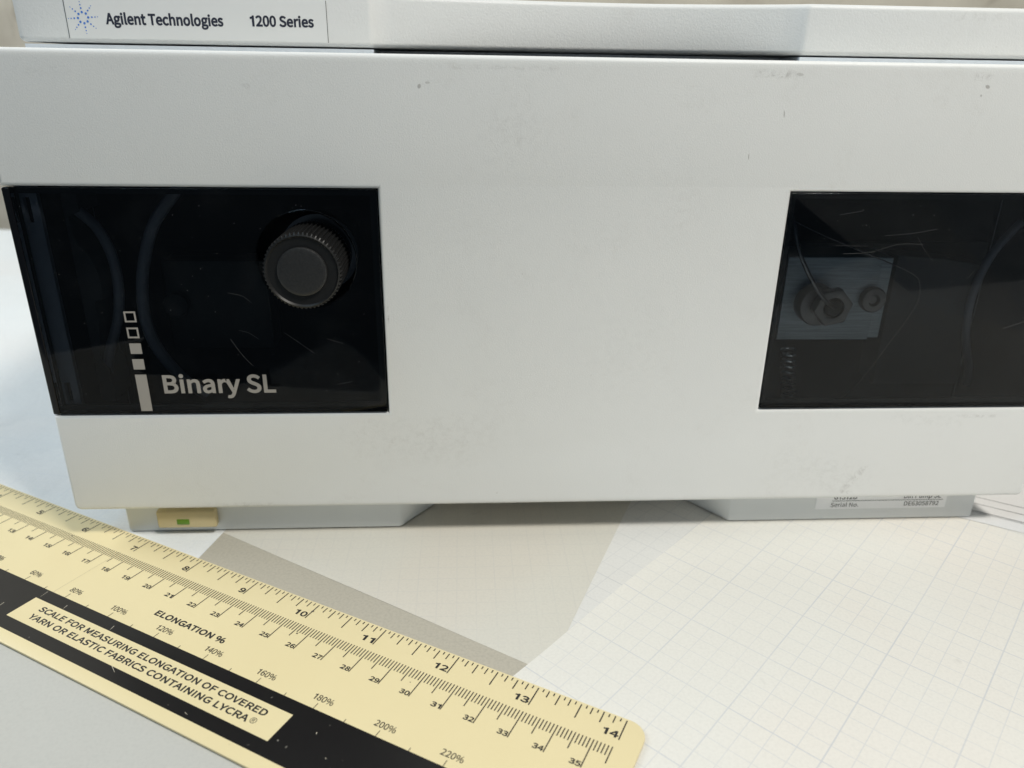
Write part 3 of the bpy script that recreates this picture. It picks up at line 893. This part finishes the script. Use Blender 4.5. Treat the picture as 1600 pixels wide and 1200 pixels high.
def round_poly(pts, radii, n=6):
    res = []
    N = len(pts)
    for i, (p, r) in enumerate(zip(pts, radii)):
        if r <= 0:
            res.append(p)
            continue
        p = Vector(p)
        a = (Vector(pts[i - 1]) - p).normalized()
        b = (Vector(pts[(i + 1) % N]) - p).normalized()
        c = p + (a + b) * r
        for k in range(n + 1):
            t = k / n
            th = t * math.pi / 2
            q = c - b * r * math.cos(th) - a * r * math.sin(th)
            res.append((q.x, q.y))
    return res


out_r = round_poly(out, [2.4, 2.4, 0, 0, 0, 0, 2.4, 2.4, 0, 0, 0, 0])
cover = plate('front_cover', 'cover', pump, out_r, [], 0, 4.6, 1.3, 50)
bm = bmesh.new()
add_box(bm, 2, W - 2, 3.6, 24.2, ZTOP - 3.2, ZTOP - 0.12, 0.8)
add_box(bm, 2, W - 2, 3.6, 45.5, Z0 + 0.12, Z0 + 3.2, 0.8)
for xa, xb in ((0.15, 3.2), (W - 3.2, W - 0.15)):
    add_box(bm, xa, xb, 3.6, 45.5, Z0 + 3.3, ZB - 0.1, 0.8)
    add_box(bm, xa, xb, 3.6, 45.5, ZT + 0.1, ZTOP - 3.8, 0.8)
finish(bm, 'cover_rim', 'cover', pump)

# smoked windows
HOLE = (87.4, 101.8, 15.4)
win_l = plate('window', 'pane', pump, round_poly(rect(2.45, X1 - 0.35, ZB + 0.35, ZT - 0.35), [0, 0.4, 0.4, 0]),
              [circle(*HOLE, 72)], 0.25, 2.4, 0.25)
win_l['label'] = 'left smoked window with a round hole for the knob'
win_r = plate('window', 'pane', pump, round_poly(rect(X2 + 0.35, W - 2.45, ZB + 0.35, ZT - 0.35), [0.4, 0, 0, 0.4]), [], 0.25, 2.4, 0.25)
win_r['label'] = 'right smoked window in front of a metal block'
for wn, xa, xb in ((win_l, 0.6, X1 - 0.6), (win_r, X2 + 0.6, W - 0.6)):
    plate('window_border', 'black', wn, rect(xa, xb, ZB + 0.6, ZT - 0.6), [rect(xa + 2.2, xb - 2.2, ZB + 2.6, ZT - 2.4)], 2.75, 1.2)
for wn, x in ((win_l, 0.1), (win_r, W - 2.4)):
    box('window_edge', 'gloss_black', wn, x, x + 2.3, 0.2, 4.1, ZB + 0.35, ZT - 0.35, bev=0.5)
for wn, x in ((win_l, 0.15), (win_r, W - 1.45)):
    box('window_return', 'black', wn, x, x + 1.3, 4.2, 45, ZB + 0.4, ZT - 0.4, bev=0.3)

# print on the left window
YP = 0.15
for k, zt_ in enumerate((85.45, 80.1, 74.75, 69.35)):
    x0, x1, z1, z0 = 28.85, 32.5, zt_, zt_ - 3.6
    if k < 2:
        f = 0.55
        quads('open_square', 'silver_print', win_l, [(x0, x1, z1 - f, z1), (x0, x1, z0, z0 + f), (x0, x0 + f, z0 + f, z1 - f), (x1 - f, x1, z0 + f, z1 - f)], y=YP)
    else:
        quads('filled_square', 'silver_print', win_l, [(x0, x1, z0, z1)], y=YP)
quads('bar_mark', 'silver_print', win_l, [(28.85, 32.5, 50.9, 63.95)], y=YP)
lettering('lettering', 'silver_print', win_l, 'Binary SL', 36.4, 6.5, up_at(37.6, YP, 57.2), 0.038)


def scratches(wn, lines):
    for pts, r in lines:
        tube('scratch', 'scratch', wn, [(x, 0.22, z) for x, z in pts], r, 4, True, 0.3)


scratches(win_l, [([(78.4, 78.2), (82.5, 75.0), (87.2, 71.2)], 0.025), ([(61, 76.1), (63, 72.5), (65, 69.4), (67.2, 66.8)], 0.035),
                  ([(62, 91.5), (66.5, 90.4), (69, 88.2)], 0.025), ([(64, 79), (67, 78.2), (70, 76)], 0.025), ([(94, 60), (99, 61)], 0.020),
                  ([(92, 76), (97, 74.4)], 0.020)])
scratches(win_r, [([(259.2, 104.5), (268, 105.0), (277, 107.6), (285.4, 107.6)], 0.035), ([(272, 110.4), (281, 111.2), (289, 112.6)], 0.025),
                  ([(319.8, 78.8), (323, 80.0), (327, 81.4), (333, 84.0)], 0.035), ([(303, 96.3), (304.6, 98.8)], 0.025),
                  ([(256, 117.0), (263, 118.2)], 0.022), ([(256, 107.2), (267, 107.0)], 0.020), ([(283, 110), (286, 106), (290, 102)], 0.020)])
for wn, xa, xb in ((win_l, 3, 105), (win_r, 244, 340)):
    bm = bmesh.new()
    for _ in range(90):
        x, z, r = random.uniform(xa, xb), random.uniform(ZB + 4, ZT - 4), random.uniform(0.04, 0.13)
        if wn is win_l and math.hypot(x - HOLE[0], z - HOLE[1]) < HOLE[2] + 1:
            continue
        bmesh.ops.create_icosphere(bm, subdivisions=1, radius=r * S, matrix=Matrix.Translation(Vector((x, 0.2, z)) * S))
    tag(finish(bm, 'dust_specks', 'scratch', wn), kind='stuff')

# what shows behind the windows
bm = bmesh.new()
add_box(bm, 3, 342, 60, 432, 12.95, 163.2)
add_box(bm, 3, 6, 46, 59.9, 12.95, 163.2)
add_box(bm, 339, 342, 46, 59.9, 12.95, 163.2)
add_box(bm, 3.2, 108.8, 24.7, 59.9, 156, 163.2)
add_box(bm, 245.4, 341.8, 24.7, 59.9, 156, 163.2)
add_box(bm, 109.0, 245.2, 41.5, 59.9, 156, 163.2)
add_box(bm, 6.1, 338.9, 46, 59.9, 12.95, 17)
finish(bm, 'housing', 'housing', pump, False)
box('foam_lining', 'foam', pump, 6.2, 338.8, 46, 59.8, 17.1, 155.9)
box('side_lining', 'foam', pump, 3.3, 4.1, 6.5, 45.9, 16.4, 155.5)
box('side_lining', 'foam', pump, 340.9, 341.7, 6.5, 45.9, 16.4, 155.5)
box('floor_lining', 'foam', pump, 4.2, 340.8, 4.9, 45.9, 16.3, 17.0)
box('ceiling_lining', 'foam', pump, 4.2, 340.8, 4.9, 45.9, 155.0, 155.8)
box('corner_lining', 'foam', pump, 4.2, 6.1, 45.95, 46.6, 17.1, 155.0)
box('corner_lining', 'foam', pump, 338.9, 340.8, 45.95, 46.6, 17.1, 155.0)
# left compartment
strip = plate('clip_strip', 'slate', pump, rect(1.7, 7.8, 47, 124), [rect(3.4, 5.4, 112.4, 120.1), rect(3.4, 5.4, 52.4, 59.6)], 4.3, 2.0, 0.2)
notch = [(11.3, 122), (11.3, 114), (7.5, 112)]
arc = smooth_path([(7.0, 111.5, 0), (7.6, 104, 0), (11.2, 98.5, 0), (13.0, 92, 0), (12.9, 83.8, 0), (10.2, 82.4, 0), (10.0, 75, 0), (9.0, 67.6, 0), (8.2, 61.5, 0)], 4)
foam_out = [(8.4, 122), (10.8, 122), (10.6, 112.6)] + [(p.x, p.y) for p in arc] + [(10.2, 58), (10.5, 46), (8.4, 46), (6.8, 46), (6.3, 122)]
plate('foam_block', 'foam2', pump, [(6.3, 122)] + [(11.4, 122), (11.2, 113)] + [(p.x + 0.4, p.y) for p in arc] + [(10.8, 58), (11.2, 46), (6.3, 46)], [], 21, 14, 0.0)
tube('hose', 'tube', pump, [(9.4, 23, 113.5), (15.0, 23, 107.4), (18.2, 23, 98.2), (18.4, 23, 87.2), (16.2, 23, 75.8), (11.3, 23, 63.5), (8.5, 24, 52), (8, 28, 44)], 1.7)
tube('hose', 'tube', pump, [(46, 30, 126), (40.7, 27, 118.8), (32.7, 26, 108.6), (27.8, 26, 97.3), (25.0, 26, 86.1), (24.3, 26, 74.5), (26.8, 26, 63.7), (33.6, 27, 51.8), (40, 30, 44)], 2.0)
box('valve_block', 'darkmetal', pump, 29.5, 66, 34, 45.9, 61, 94, bev=0.6)
lathe_y('bolt', 'black', pump, 33.2, 78.0, [(2.4, 31.6), (4.2, 31.7), (4.4, 32.2), (4.4, 34.2)], 32)
# purge valve behind the knob
KX, KZ = 88.6, 101.5
lathe_y('valve_body', 'valve', pump, KX + 0.6, KZ, [(8.2, 7.6), (10.6, 8.0), (10.6, 13), (12.6, 13.2), (12.6, 20), (9, 20.4), (9, 45.8)], 48)
knurl = lambda i, j: (0.34, 0.34, -0.34, -0.34)[i % 4] if 4 <= j <= 6 else 0
knob = lathe_y('knob', 'knob', pump, KX, KZ,
               [(8.0, -12.2), (10.2, -12.35), (10.7, -12.9), (11.1, -12.7), (11.35, -12.0), (11.35, -3.0), (11.2, 6.8), (10.6, 7.4), (8, 7.4)], 224, knurl, 30)
prof = [(0.4, -13.55)]
for i in range(1, 9):
    prof.append((7.0 * i / 8, -13.55 + 0.30 * (i / 8) ** 2))
prof += [(7.25, -13.1), (7.35, -12.7), (7.35, -12.25)]
lathe_y('knob_cap', 'knob_cap', knob, KX, KZ, prof, 64)
# right compartment
plate('manifold_block', 'alu', pump, rect(251.8, 286.4, 66.9, 97.9), [], 24, 18, 0.25)
plate('manifold_cheek', 'alu', pump, rect(286.9, 291.5, 66.9, 97.3), [], 26, 16, 0.2)
hexa = [(266.7 + 7.0 * math.cos(math.radians(60 * k + 12)), 81.9 + 7.0 * math.sin(math.radians(60 * k + 12))) for k in range(6)]
lathe_y('nut_collar', 'nut', pump, 263.5, 81.2, [(5, 18.4), (7.0, 18.6), (7.4, 19.2), (7.4, 23.9)], 40)
nut = plate('hex_nut', 'nut', pump, hexa, [circle(266.7, 81.9, 3.6, 24)], 14.5, 3.8, 0.35)
lathe_y('ferrule', 'darkmetal', nut, 266.7, 81.9, [(1.0, 13.4), (2.6, 13.6), (3.4, 15.2), (3.5, 18)], 24)
lathe_y('bolt', 'nut', pump, 284.8, 82.6, [(1.5, 22.6), (2.2, 21.4), (4.2, 21.5), (4.7, 22.1), (4.7, 23.9)], 32)
tube('capillary', 'steel', pump, [(246.5, 20, 118), (247.2, 14, 112.0), (250.1, 12, 102.2), (256.3, 12, 92.0), (262, 12.4, 85.4), (266.7, 13.4, 82.2)], 0.75, 8)
tube('capillary', 'nut', pump, [(244, 12, 114), (256, 10, 108.6), (268.9, 10, 103.7), (288.4, 10, 96.1), (293.2, 10, 91.6), (293.4, 10, 83.6), (287.2, 11, 69.4), (280.7, 13, 54.7), (276, 16, 46)], 0.2, 6)
coil = []
for i in range(0, 9 * 12):
    a = 2 * math.pi * i / 12
    coil.append((254.5 + 0.045 * i * 0.6 + 2.6 * math.cos(a), 19 + 2.6 * math.sin(a), 65 - i * 0.185))
tube('coil_spring', 'bright_steel', pump, coil, 0.42, 6, False)
plate('foam_panel', 'foam3', pump, rect(246, 338, 20, 99), [], 43.6, 2.2)
plate('foam_block', 'foam2', pump, [(296, 46), (331, 46), (330, 56), (327, 66), (326, 76), (328, 86), (331, 93), (313.6, 95.6), (296, 97)], [], 31, 12)
tube('hose', 'tube', pump, [(338, 29, 110), (331, 29, 100), (327.5, 29, 90), (326.4, 29, 78), (328, 29, 66), (332, 29, 54), (334, 30, 46)], 1.4)

# top cover with its shallow finger scoop, seen edge on above the front cover
pl = [(1.6, 26.5), (2.2, 24.6), (4.0, 24.0), (107.4, 24.0), (108.6, 24.3), (109.4, 25.2)]
for i in range(1, 24):
    t = i / 24
    x = 109.4 + (244.6 - 109.4) * t
    pl.append((x, 25.2 + 13.0 * math.sin(math.pi * t ** 1.15) ** 0.85 * (0.72 + 0.28 * t)))
pl += [(244.8, 25.2), (245.6, 24.3), (246.8, 24.0), (340.8, 24.0), (342.6, 24.6), (343.4, 26.5), (343.4, 430), (1.6, 430)]
me = slab(pl, [], 15.0, 1.6, 4)
me.transform(Matrix.Translation((0, 0, 163.7 * S)))
top = link(me, 'top_cover', 'fascia', pump, True, 50)
name_pl = plate('nameplate', 'plate', pump, rect(17.4, 95.0, 164.9, 179.2 - 2.6), [], 23.86, 0.6, 0.05)
lettering('lettering', 'name_ink', name_pl, 'Agilent Technologies', 34.9, 3.15, up_at(29.0, 23.8, 168.9), 0.045)
lettering('lettering', 'name_ink', name_pl, '1200 Series', 19.2, 3.05, up_at(72.0, 23.8, 169.1), 0.045)
quads('seam', 'ink', name_pl, [(17.22, 17.36, 164.9, 176.6)], y=23.84)
quads('seam', 'ink', name_pl, [(95.04, 95.18, 164.9, 176.6)], y=23.84)
bm = bmesh.new()
for k in range(8):
    a = math.radians(45 * k + 4)
    for rr, dr in ((1.52, 0.34), (2.62, 0.25), (3.55, 0.19), (4.35, 0.13)):
        bmesh.ops.create_circle(bm, cap_ends=True, segments=12, radius=dr * S,
                                matrix=up_at(22.3 + rr * math.cos(a), 23.8, 170.6 + rr * math.sin(a)))
finish(bm, 'star_logo', 'blue', name_pl, False)

# base tray with two front feet
fr = 6.4
tray = [(13.4, fr + 1.2), (14.6, fr), (111.6, fr), (112.6, fr + 0.5), (122.6, 19.8), (148, 52), (200, 52), (225.8, 19.8), (235.9, fr + 0.5), (236.9, fr),
        (331.6, fr), (333.0, fr + 1.4), (333.0, 428), (13.4, 428)]
me = slab(tray, [], 12.7, 0.7, 3)
me.transform(Matrix.Translation((0, 0, -0.1 * S)))
link(me, 'base_tray', 'tray', pump, True, 50)
sw = box('power_switch', 'switch', pump, 25.6, 46.4, 3.4, 6.6, 2.9, 9.9, bev=0.7)
box('status_light', 'green', sw, 32.6, 37.0, 3.15, 4.2, 4.5, 6.6, bev=0.2)
lab = plate('serial_label', 'label', pump, rect(269.4, 320.4, 4.7, 12.4), [], 6.18, 0.3, 0.0)
quads('rule_line', 'ink', lab, [(275.5, 319.0, 8.15, 8.35)], y=6.12)
lettering('lettering', 'ink', lab, 'Serial No.', 10.8, 1.75, up_at(275.2, 6.12, 5.6), 0.0)
lettering('lettering', 'ink', lab, 'DE63058792', 13.6, 1.8, up_at(304.0, 6.12, 5.75), 0.01)
lettering('lettering', 'ink', lab, 'G1312B', 9.0, 2.0, up_at(276.0, 6.12, 8.9), 0.025)
lettering('lettering', 'ink', lab, 'Bin Pump SL', 14.6, 2.0, up_at(303.4, 6.12, 9.0), 0.025)
